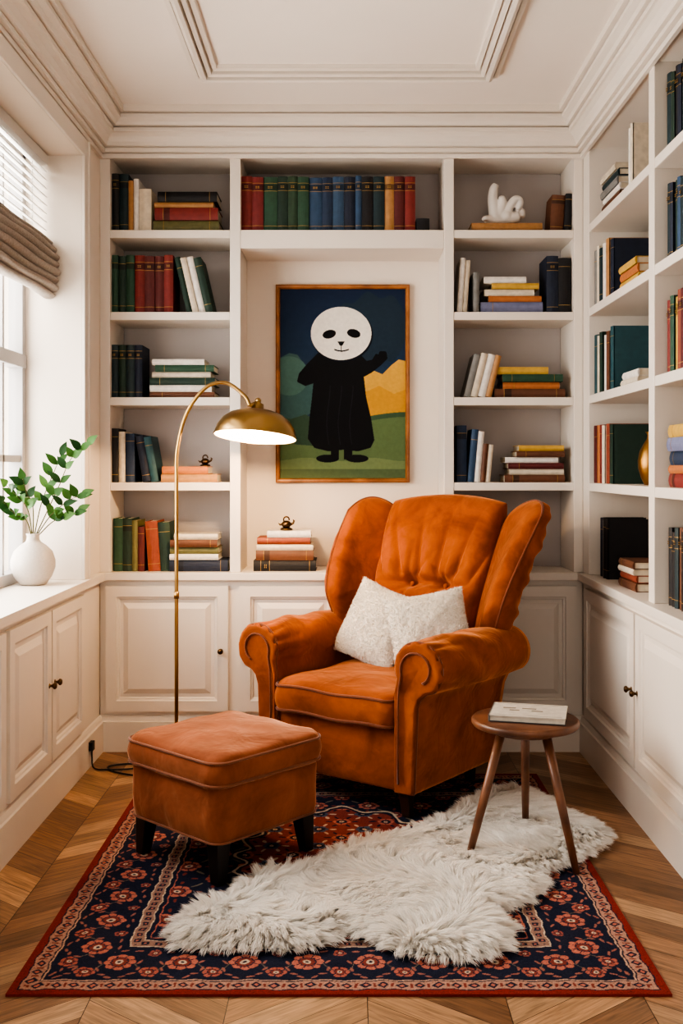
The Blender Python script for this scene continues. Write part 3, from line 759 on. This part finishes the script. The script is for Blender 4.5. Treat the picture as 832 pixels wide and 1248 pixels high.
def cushion_prof(z0,z1,crown=.02,bul=.012,e=.014):
    pr=[(0.01,z0+.002),(.5,z0),(.93,z0),(.975,z0+.004),(.995,z0+e)]
    for t_ in np.linspace(0.15,.85,6): pr.append((1+bul*math.sin(pi*t_)*2.0,z0+e+(z1-z0-2*e)*t_))
    pr+=[(.995,z1-e),(.975,z1-e*.3)]
    for t_ in np.linspace(.94,.01,12): pr.append((t_,z1+crown*(1-t_**2.2)))
    return pr
def slab(b,S,nu=40,nv=40,pu=4,pv=4,kc=.2,front=None,expo=.5,**k):
    us=np.sin(np.linspace(-pi/2,pi/2,nu)); vs_=np.sin(np.linspace(-pi/2,pi/2,nv))
    V=[];idf={};idb={}
    for j,v in enumerate(vs_):
        for i,u in enumerate(us):
            uu=u*math.sqrt(1-kc*v*v/2*1.0); vv=v*math.sqrt(1-kc*u*u/2)
            Pp,Nn,T=S(uu,vv); fct=(max(0,1-abs(u)**pu)*max(0,1-abs(v)**pv))**expo
            Pp=Vector(Pp); Nn=Vector(Nn)
            edge=i in (0,nu-1) or j in (0,nv-1)
            dd=front(uu,vv)*fct if front else 0
            idf[i,j]=len(V); V.append(Pp+Nn*(T*fct+dd))
            if edge: idb[i,j]=idf[i,j]
            else: idb[i,j]=len(V); V.append(Pp-Nn*T*fct)
    fs=[]
    for j in range(nv-1):
        for i in range(nu-1):
            fs.append((idf[i,j],idf[i+1,j],idf[i+1,j+1],idf[i,j+1])); fs.append((idb[i,j],idb[i,j+1],idb[i+1,j+1],idb[i+1,j]))
    b.add(V,fs,smooth=True,**k)
def boundary(S,kc,n=30):
    pts=[]
    for u,v in [(-1+2*t/n,-1) for t in range(n)]+[(1,-1+2*t/n) for t in range(n)]+[(1-2*t/n,1) for t in range(n)]+[(-1,1-2*t/n) for t in range(n)]:
        uu=u*math.sqrt(1-kc*v*v/2); vv=v*math.sqrt(1-kc*u*u/2); pts.append(Vector(S(uu,vv)[0]))
    return pts

# ---------------------------------------------------------------- ottoman
e=empty('ottoman',(-0.44,-1.33,0.0085),math.radians(47.5))
out=rrect(.257,.257,.062)
b=MB(); ringstack(b,out,cushion_prof(.318,.422,.032,.012,.018),disp=lambda x,y,z:(x,y,z+.003*math.sin(x*31)*math.sin(y*27+1)))
b.obj('cushion',[M_velvet2],parent=e,fix=True)
b=MB(); o2=rrect(.247,.247,.05)
ringstack(b,o2,[(.01,.130),(.88,.130),(.945,.133),(.968,.145),(.982,.17),(.996,.22),(.996,.27),(.985,.312),(.972,.326),(.5,.33),(.01,.33)],disp=lambda x,y,z:(x+.0025*math.sin(z*40+y*22),y+.0025*math.sin(z*36+x*25),z))
b.obj('upholstered_body',[M_velvet2],parent=e,fix=True)
b=MB()
for z in (.333,.408): b.tube([(x*1.003,y*1.003,z) for x,y in out],.0048,8,closed=True)
b.tube([(x*.980,y*.980,.141) for x,y in o2],.004,8,closed=True)
b.obj('piping',[M_pipe2],parent=e)
b=MB()
for sx in (-1,1):
    for sy in (-1,1):
        r0=[(sx*.195+q*.03,sy*.195+w*.03,.14) for q,w in ((-1,-1),(1,-1),(1,1),(-1,1))]; r1=[(sx*.205+q*.019,sy*.205+w*.019,0) for q,w in ((-1,-1),(1,-1),(1,1),(-1,1))]
        b.rings([r1,r0])
b.obj('legs',[M_legb],parent=e,bevel=.003)

# ---------------------------------------------------------------- armchair
AR=math.radians(-36)
A=empty('wingback_armchair',(0.17,-0.53,0.0085),AR)
b=MB(); ob=rrect(.345,.35,.045)
def bd(x,y,z):
    y=y-.02; x=x*(1-.04*(y+.35)/.7); return (x,y,z)
ringstack(b,ob,[(.01,.105),(.9,.105),(.965,.108),(.985,.12),(.995,.16),(1,.24),(1,.32),(.985,.35),(.9,.36),(.01,.36)],disp=bd)
b.obj('seat_base',[M_velvet],parent=A,fix=True)
b=MB(); oc=rrect(.294,.335,.05)
def cd(x,y,z):
    y=y-.09; return (x,y,z+.005*math.sin(x*19+1)*math.sin(y*17)+ (-.012*math.exp(-((x)**2+(y+.05)**2)/.03) if z>.46 else 0))
ringstack(b,oc,cushion_prof(.350,.480,.038,.014,.018),disp=cd)
b.obj('seat_cushion',[M_velvet],parent=A,fix=True)
b=MB()
for z in (.366,.466): b.tube([cd(x*1.004,y*1.004,z) for x,y in oc],.0055,8,closed=True)
def arm(sx):
    ba=MB(); cxr,czr,R=.404,.598,.104
    prof=[(.300,.115)]+[(.300,z) for z in np.linspace(.16,.50,8)]
    for an in np.linspace(205,-48,60):
        a=math.radians(an); prof.append((cxr+R*math.cos(a),czr+R*math.sin(a)))
    prof+=[(.440,.510),(.412,.488),(.398,.45)]+[(.398-.014*t_,.45-.32*t_) for t_ in np.linspace(.15,1,8)]
    prof.append((.380,.115))
    rings=[]; ys_=[-.388,-.398,-.402,-.403,-.400,-.392,-.38,-.365,-.345,-.32,-.29,-.26,-.23,-.20,-.17,-.14,-.10,-.06,-.02,.04,.12,.2,.27,.30]
    scl=[0.02,.5,.80,.90,.96,.99]+[1]*16+[.98,.85]
    for y,sc in zip(ys_,scl):
        rr=[]
        for (x,z) in prof:
            t_=(y+.4)/.7
            dx,dz=x-cxr,z-czr; rad=math.hypot(dx,dz); w=0
            if z>.53:
                ang=math.atan2(dz,dx); w=.015*(abs(math.sin(ang*6.5+y*3+sx))**.6-.6)*math.exp(-max(0,y+.385)/.10)*(1 if y>-.40 else 0)+.008*math.sin(ang*4+y*24)*math.exp(-(y+.12)**2/.04)
            swell=1+.10*math.sin(pi*min(1,max(0,t_)))
            if z>.5: x2=cxr+dx*(swell+w/rad); z2=czr+dz*(swell+w/rad)
            else: x2,z2=x,z
            if sc<1 and y<-.38:
                if z2>.5: q=(cxr,czr)
                else: q=(.338,max(.15,min(.5,z2)))
                x2=q[0]+(x2-q[0])*sc; z2=q[1]+(z2-q[1])*sc
            fl=.030*max(0,t_)*min(1,max(0,(z-.3)/.25))
            rr.append((sx*(x2+fl),y,z2-.012*max(0,t_)))
        rings.append(rr)
    ba.rings(rings,smooth=True); ba.obj('arm',[M_velvet],parent=A,fix=True)
    b.tube([(sx*x,-.386,z) for x,z in prof],.006,8)
    ip=[(.322,-.404,.15),(.320,-.405,.30),(.322,-.405,.46),(.325,-.405,.52)]
    for an in np.linspace(200,-60,30):
        a=math.radians(an); r_=.074-.020*(200-an)/260; ip.append((cxr+r_*math.cos(a),-.405,czr+r_*math.sin(a)))
    b.tube([(sx*p[0],p[1],p[2]) for p in ip],.0042,8)
arm(1); arm(-1)
def ybk(z): return .285+(z-.5)*.33
BX=.025
def Sb(u,v):
    z=.835+v*.39; wv=.30+.02*v
    if v>0.0: z+=.016*(1-u*u)*v
    y=ybk(z)+.035; x=u*wv+BX*(v+1)/2
    y-=.05*abs(u)**2.2
    return (x,y-.02,z),(0,-1,.28),.105+.02*math.exp(-((v+.35)/.35)**2)
def foldb(u,v):
    x=u*.31; z=v*.39; s_=0; zb=-.02
    for bx in (-.09,.09):
        dx,dz=x-bx,z-zb; r=math.hypot(dx,dz)
        s_-=.050*math.exp(-(r/.034)**2)
        an=math.atan2(dz,dx)
        env=math.exp(-r/.12)*(1-math.exp(-(r/.04)**2))
        s_+=.028*(abs(math.cos(4*an+bx*22))**.6-.65)*env*(1.0 if dz>-0.02 else .6)
    if z>zb:
        h=(z-zb)/.40; fan=x/(.55+.45*h+.05)
        ch=abs(math.cos(fan*pi/.155+ .25*math.sin(z*9)))**.7-.62
        s_+=.034*ch*min(1,h*6)*math.exp(-max(0,h-.25)/.45)
    s_-=.030*math.exp(-((z-zb)/.020)**2)*math.exp(-(x/.22)**4)
    s_+=.026*math.exp(-((z-zb+.065)/.045)**2)*math.exp(-(x/.25)**4)
    return s_
bb_=MB(); slab(bb_,Sb,120,120,6,7,.18,front=foldb); bb_.obj('backrest',[M_velvet],parent=A,fix=True)
def wing(sx):
    def S(u,v):
        z=.900+v*.33; s_=(u+1)/2
        wd=.16+.13*math.sin(pi*min(1,max(0,(v+1.15)/2.2))**.8)
        if v<-.3: wd*=1-.30*((-.3-v)/.7)
        fl_=(.240 if sx>0 else .175)+.03*v
        if v<-.3 and sx>0: fl_-=.04*((-.3-v)/.7)
        z+=.012*s_*-1
        x=.268+.03*v+s_*fl_+.03*math.sin(pi*s_); y=ybk(z)+.03-s_*wd*1.05
        n=Vector((wd,fl_,0)).normalized()
        return (sx*x+BX*(v+1)/2,y,z),(sx*n.x,n.y,.1),.058+.026*s_
    bw=MB()
    def fr(u,v): return .007*math.sin(v*14+u*3)*(1 if u>0 else .4)+.005*math.sin(v*31-u*6)
    slab(bw,S,50,80,5,7,.62,front=fr); bw.obj('wing',[M_velvet],parent=A,fix=True)
    b.tube(boundary(S,.62)[30:90],.006,8)
wing(1); wing(-1)
b.obj('piping',[M_pipe],parent=A)
b=MB()
for bx in (-.09,.09):
    z=.835-.02; b.sphere((bx+BX*.5,ybk(z)-.062,z+.016),.012,sc=(1,.6,1))
b.obj('tuft_button',[M_velvet],parent=A)
b=MB()
for (x,y,zb) in [(-.30,-.315,0),(.30,-.315,0),(-.27,.24,-.0075),(.27,.24,0)]:
    r0=[(x+q*.026,y+w*.026,.115) for q,w in ((-1,-1),(1,-1),(1,1),(-1,1))]; r1=[(x*1.03+q*.017,y+w*.017,zb) for q,w in ((-1,-1),(1,-1),(1,1),(-1,1))]
    b.rings([r1,r0])
b.obj('legs',[M_legd],parent=A,bevel=.004)

def pillow(name,lx,ly,lz,rz,tilt,roll,size,T):
    M=Matrix.Translation((.17,-.53,.0085))@Matrix.Rotation(AR,4,'Z')@Matrix.Translation((lx,ly,lz))@Matrix.Rotation(rz,4,'Z')@Matrix.Rotation(tilt,4,'X')@Matrix.Rotation(roll,4,'Y')
    e=empty(name,(0,0,0))
    def S(u,v):
        k_=1-.09*(1-u*u)*abs(v)**2; k2=1-.09*(1-v*v)*abs(u)**2
        return (u*size*k2,0,v*size*k_),(0,-1,0),T
    b=MB(); slab(b,S,60,60,2.4,2.4,.05,front=lambda u,v:.007*math.sin(u*5+1)*math.sin(v*6)+.002*math.sin(u*23+2*math.sin(v*9))*math.sin(v*21),expo=.62,col=C(236,228,214))
    b.v=[tuple(M@Vector(p)) for p in b.v]
    o=b.obj('pillow_cover',[M_wool],parent=e,fix=True)
    me=o.data; me.calc_loop_triangles()
    co=np.array([v.co for v in me.vertices]); tri=np.array([t.vertices for t in me.loop_triangles])
    a_,b_,c_=co[tri[:,0]],co[tri[:,1]],co[tri[:,2]]; nn=np.cross(b_-a_,c_-a_); ar=np.linalg.norm(nn,axis=1); nn/=ar[:,None]+1e-12
    N=30000; k=rng.choice(len(tri),N,p=ar/ar.sum()); r1=np.sqrt(rng.random(N)); r2=rng.random(N)
    p=a_[k]*(1-r1)[:,None]+b_[k]*(r1*(1-r2))[:,None]+c_[k]*(r1*r2)[:,None]
    nrm=nn[k]
    cen=co.mean(0); flip=np.sign(((p-cen)*nrm).sum(1)); flip[flip==0]=1
    if flip.mean()<0: nrm=-nrm
    nc=3200
    cc=rng.integers(0,N,nc); near=np.zeros(N,int)
    for s0 in range(0,N,3000): near[s0:s0+3000]=((p[s0:s0+3000,None,:]-p[cc][None])**2).sum(2).argmin(1)
    dcl=rng.normal(size=(nc,3))*.4
    dr=nrm+dcl[near]+rng.normal(size=(N,3))*.3; dr/=np.linalg.norm(dr,axis=1)[:,None]
    ln=rng.uniform(.005,.009,N); bend=(p[cc][near]-p)*.35+rng.normal(size=(N,3))*.0015
    cv=np.array([.91,.865,.79])[None]*(rng.uniform(.93,1,nc)[near]*rng.uniform(.96,1,N))[:,None]
    strands('wool_pile',p,dr,ln,.0019,bend,cv,M_wool,parent=e)
pillow('throw_pillow',-.11,.075,.665,math.radians(-2),math.radians(-22),math.radians(15),.182,.066)
pillow('throw_pillow.001',.235,-.03,.682,math.radians(32),math.radians(-26),math.radians(-11),.175,.066)

# ---------------------------------------------------------------- floor lamp
Lx,Ly=-0.76,-0.455
e=empty('arc_floor_lamp',(0,0,0))
Sh=Vector((-0.412,-0.455,1.515))
b=MB(); T=Matrix.Translation((Lx,Ly,0))
b.lathe([(.0001,0),(.125,0),(.128,.006),(.125,.016),(.11,.022),(.03,.026),(.016,.034),(.014,.06),(.0085,.065)],40,M=T)
path=[Vector(p) for p in [(Lx,Ly,.05),(Lx,Ly,.5),(Lx,Ly,1.0),(Lx,Ly,1.30)]]
path+=[Vector(p) for p in bez([(Lx,Ly,1.30),(Lx+.004,Ly,1.46),(Lx+.045,Ly,1.62),(Lx+.13,Ly,1.735),(Lx+.22,Ly,1.755),(Lx+.30,Ly,1.70),(Lx+.325,Ly,1.655)],10)][1:]
b.tube(path,.0085,12)
b.tube([(Lx,Ly,.80),(Lx,Ly,.83)],.012,12)
MS=Matrix.Translation((Sh.x,Sh.y,Sh.z))@Matrix.Rotation(math.radians(-8),4,'X')@Matrix.Rotation(math.radians(4),4,'Y')
prof=[(.183,0),(.182,.012),(.172,.045),(.150,.078),(.118,.102),(.08,.116),(.045,.122),(.028,.126),(.026,.150),(.014,.155),(.012,.168),(.0001,.170)]
b.lathe(prof,48,M=MS)
b.lathe([(.183,0),(.186,.003),(.183,.006)],48,M=MS)
b.sphere(MS@Vector((.0,0,.165)),.014)
b.tube([path[-1],MS@Vector((0,0,.16))],.008,10)
b.obj('brass_stand_and_shade',[M_brass],parent=e)
b=MB(); b.lathe([(.180,.001),(.179,.012),(.169,.044),(.148,.075),(.116,.099),(.078,.112),(.0001,.116)],48,M=MS); b.obj('shade_lining',[M_shadein],parent=e)
b=MB(); b.sphere(MS@Vector((0,0,.050)),.034,n=20); b.tube([MS@Vector((0,0,.08)),MS@Vector((0,0,.112))],.014,12); b.obj('bulb',[M_bulb],parent=e)
ld=bpy.data.lights.new('lamp_light','POINT'); ld.energy=72; ld.color=(1,.64,.34); ld.shadow_soft_size=.036
lo=bpy.data.objects.new('lamp_light',ld); lo.location=MS@Vector((0,0,.035)); bpy.context.scene.collection.objects.link(lo); lo.parent=e
b=MB(); b.tube(bez([(Lx-.1,Ly+.03,.006),(-.95,-.42,.006),(-1.06,-.36,.006),(-1.1,-.28,.006),(-1.0,-.24,.006),(-.98,-.32,.008),(-1.1,-.34,.008),(-1.165,-.30,.006),(-1.178,-.28,.05),(-1.178,-.28,.1)],10),.004,8)
b.box(-1.188,-1.170,-.3,-.26,.08,.12); b.obj('power_cable',[M_cable])

# ---------------------------------------------------------------- side table
Tx,Ty,Tz=.63,-1.35,.49
e=empty('round_side_table',(Tx,Ty,0.0))
b=MB(); b.lathe([(.0001,Tz-.028),(.17,Tz-.028),(.185,Tz-.025),(.190,Tz-.018),(.190,Tz-.006),(.186,Tz-.001),(.180,Tz),(.0001,Tz)],56)
b.lathe([(.0001,Tz-.05),(.115,Tz-.05),(.12,Tz-.045),(.12,Tz-.028)],40)
for an in (203,307,80):
    a=math.radians(an); p0=Vector((.095*math.cos(a),.095*math.sin(a),Tz-.03)); p1=Vector((.235*math.cos(a),.235*math.sin(a),.009))
    b.tube([p0,p0.lerp(p1,.5),p1],[.0165,.0155,.0115],14)
b.obj('table_top_and_legs',[M_tablew],parent=e)
b=MB(); MT=Matrix.Translation((Tx+.015,Ty+.01,Tz+.001))@Matrix.Rotation(math.radians(-14),4,'Z')
w,h=.132,.100
b.box(-w,w,-h,h,0,.003,M=MT,col=C(60,62,66)); b.box(-w+.004,w-.003,-h+.004,h-.004,.003,.020,M=MT,col=C(190,182,168)); b.box(-w,w,-h,h,.020,.024,M=MT,col=C(192,186,176)); b.box(-w-.002,-w+.003,-h,h,0,.024,M=MT,col=C(110,110,108))
for x_,w_,y_ in [(-.07,.045,.02),(.0,.05,.02),(-.05,.035,-.012),(.03,.04,-.012)]:
    b.box(x_-w_/2,x_+w_/2,y_-.007,y_+.007,.024,.0244,M=MT,col=C(120,110,96))
b.box(-w+.012,w-.012,-h+.012,-h+.0145,.024,.0244,M=MT,col=C(120,110,96)); b.box(-w+.012,w-.012,h-.0145,h-.012,.024,.0244,M=MT,col=C(120,110,96))
b.obj('hardcover_book',[M_book],bevel=.001)

# ---------------------------------------------------------------- vase + plant
vx,vy=-1.372,-.53
e=empty('vase_with_branches',(0,0,0))
b=MB(); b.lathe([(.0001,0),(.05,0),(.058,.004),(.080,.035),(.094,.075),(.095,.105),(.082,.145),(.055,.172),(.034,.186),(.027,.197),(.026,.212),(.031,.222),(.028,.224),(.022,.212),(.022,.19),(.0001,.18)],48,M=Matrix.Translation((vx,vy,ZT+.001)))
b.obj('ceramic_vase',[M_ceram],parent=e)
b=MB(); m0=Vector((vx,vy,ZT+.19))
def leafm(p,dirv,L,wd,col):
    dirv=Vector(dirv).normalized(); sd=dirv.cross(Vector((0.2,-1,.3))).normalized(); n=sd.cross(dirv)
    V=[];fs=[]
    for i in range(8):
        t_=i/7; w_=wd*math.sin(pi*t_**.8)*(1-.15*t_); c=Vector(p)+dirv*L*t_+n*(.18*L*math.sin(t_*2.2))
        V+= [c-sd*w_+n*w_*.25,c,c+sd*w_+n*w_*.25]
    for i in range(7):
        fs+=[(3*i,3*i+1,3*i+4,3*i+3),(3*i+1,3*i+2,3*i+5,3*i+4)]
    b.add(V,fs,col=col,smooth=True)
def WX(px,py,y): return W(px,py,y+5)
stems=[[(58,622,-.54),(72,592,-.56),(86,560,-.58),(106,542,-.6)],[(62,628,-.52),(84,610,-.52),(98,604,-.52)],[(50,615,-.52),(62,584,-.5),(74,556,-.48)],[(34,622,-.6),(22,606,-.68),(8,592,-.76)],[(32,634,-.62),(20,628,-.72),(4,612,-.82)],[(64,636,-.5),(82,630,-.5),(94,624,-.5)],[(40,618,-.6),(32,600,-.64),(28,584,-.68)]]
GR=[C(50,86,38),C(64,102,48),C(38,70,36),C(78,114,58)]
for st in stems:
    pts=[m0]+[WX(*q) for q in st]; cr=bez(pts,8)
    b.tube(cr,list(np.linspace(.003,.0014,len(cr))),6,col=C(84,82,48))
    for i in range(9,len(cr)-1,4):
        tg=(cr[i+1]-cr[i]).normalized()
        for sd in (-1,1):
            if random.random()<.9:
                dv=tg*.8+Vector((sd*1.0,random.uniform(-.5,.2),random.uniform(-.2,.5)))
                if cr[i].x<-1.40: dv.x=abs(dv.x)
                leafm(cr[i],dv,random.uniform(.055,.080),random.uniform(.015,.021),random.choice(GR))
    leafm(cr[-1],(cr[-1]-cr[-3]),.07,.018,random.choice(GR))
b.obj('leafy_branches',[M_leaf],parent=e)

# ---------------------------------------------------------------- lights
wd=bpy.data.worlds.new('World'); bpy.context.scene.world=wd; wd.use_nodes=True; nt=wd.node_tree
bgn=nt.nodes['Background']
tc=nt.nodes.new('ShaderNodeTexCoord'); sp=nt.nodes.new('ShaderNodeSeparateXYZ'); nt.links.new(tc.outputs['Generated'],sp.inputs[0])
mr=nt.nodes.new('ShaderNodeMapRange'); mr.inputs['From Min'].default_value=-.3; mr.inputs['From Max'].default_value=.1; mr.inputs['To Min'].default_value=1.2; mr.inputs['To Max'].default_value=5.0
nt.links.new(sp.outputs['Y'],mr.inputs['Value']); nt.links.new(mr.outputs['Result'],bgn.inputs['Strength'])
bgn.inputs['Color'].default_value=(1.0,.945,.88,1)
ld=bpy.data.lights.new('daylight','AREA'); ld.shape='RECTANGLE'; ld.size=2.1; ld.size_y=1.9; ld.energy=125; ld.color=(1,.96,.91)
lo=bpy.data.objects.new('daylight',ld); lo.location=(-1.62,-1.42,1.85); lo.rotation_euler=(0,math.radians(-90),0)
bpy.context.scene.collection.objects.link(lo)

# ---------------------------------------------------------------- camera
cd_=bpy.data.cameras.new('camera'); cd_.sensor_width=36; cd_.sensor_fit='AUTO'; cd_.lens=F/1248*36
cd_.shift_y=-(624-HY)/1248; cd_.shift_x=-(VX-416)/1248; cd_.clip_start=.05
co=bpy.data.objects.new('camera',cd_); co.location=(0,CAMY,CH); co.rotation_euler=(pi/2,0,0)
bpy.context.scene.collection.objects.link(co); bpy.context.scene.camera=co
bpy.context.scene.view_settings.look='AgX - High Contrast'
bpy.context.scene.view_settings.exposure=0.22
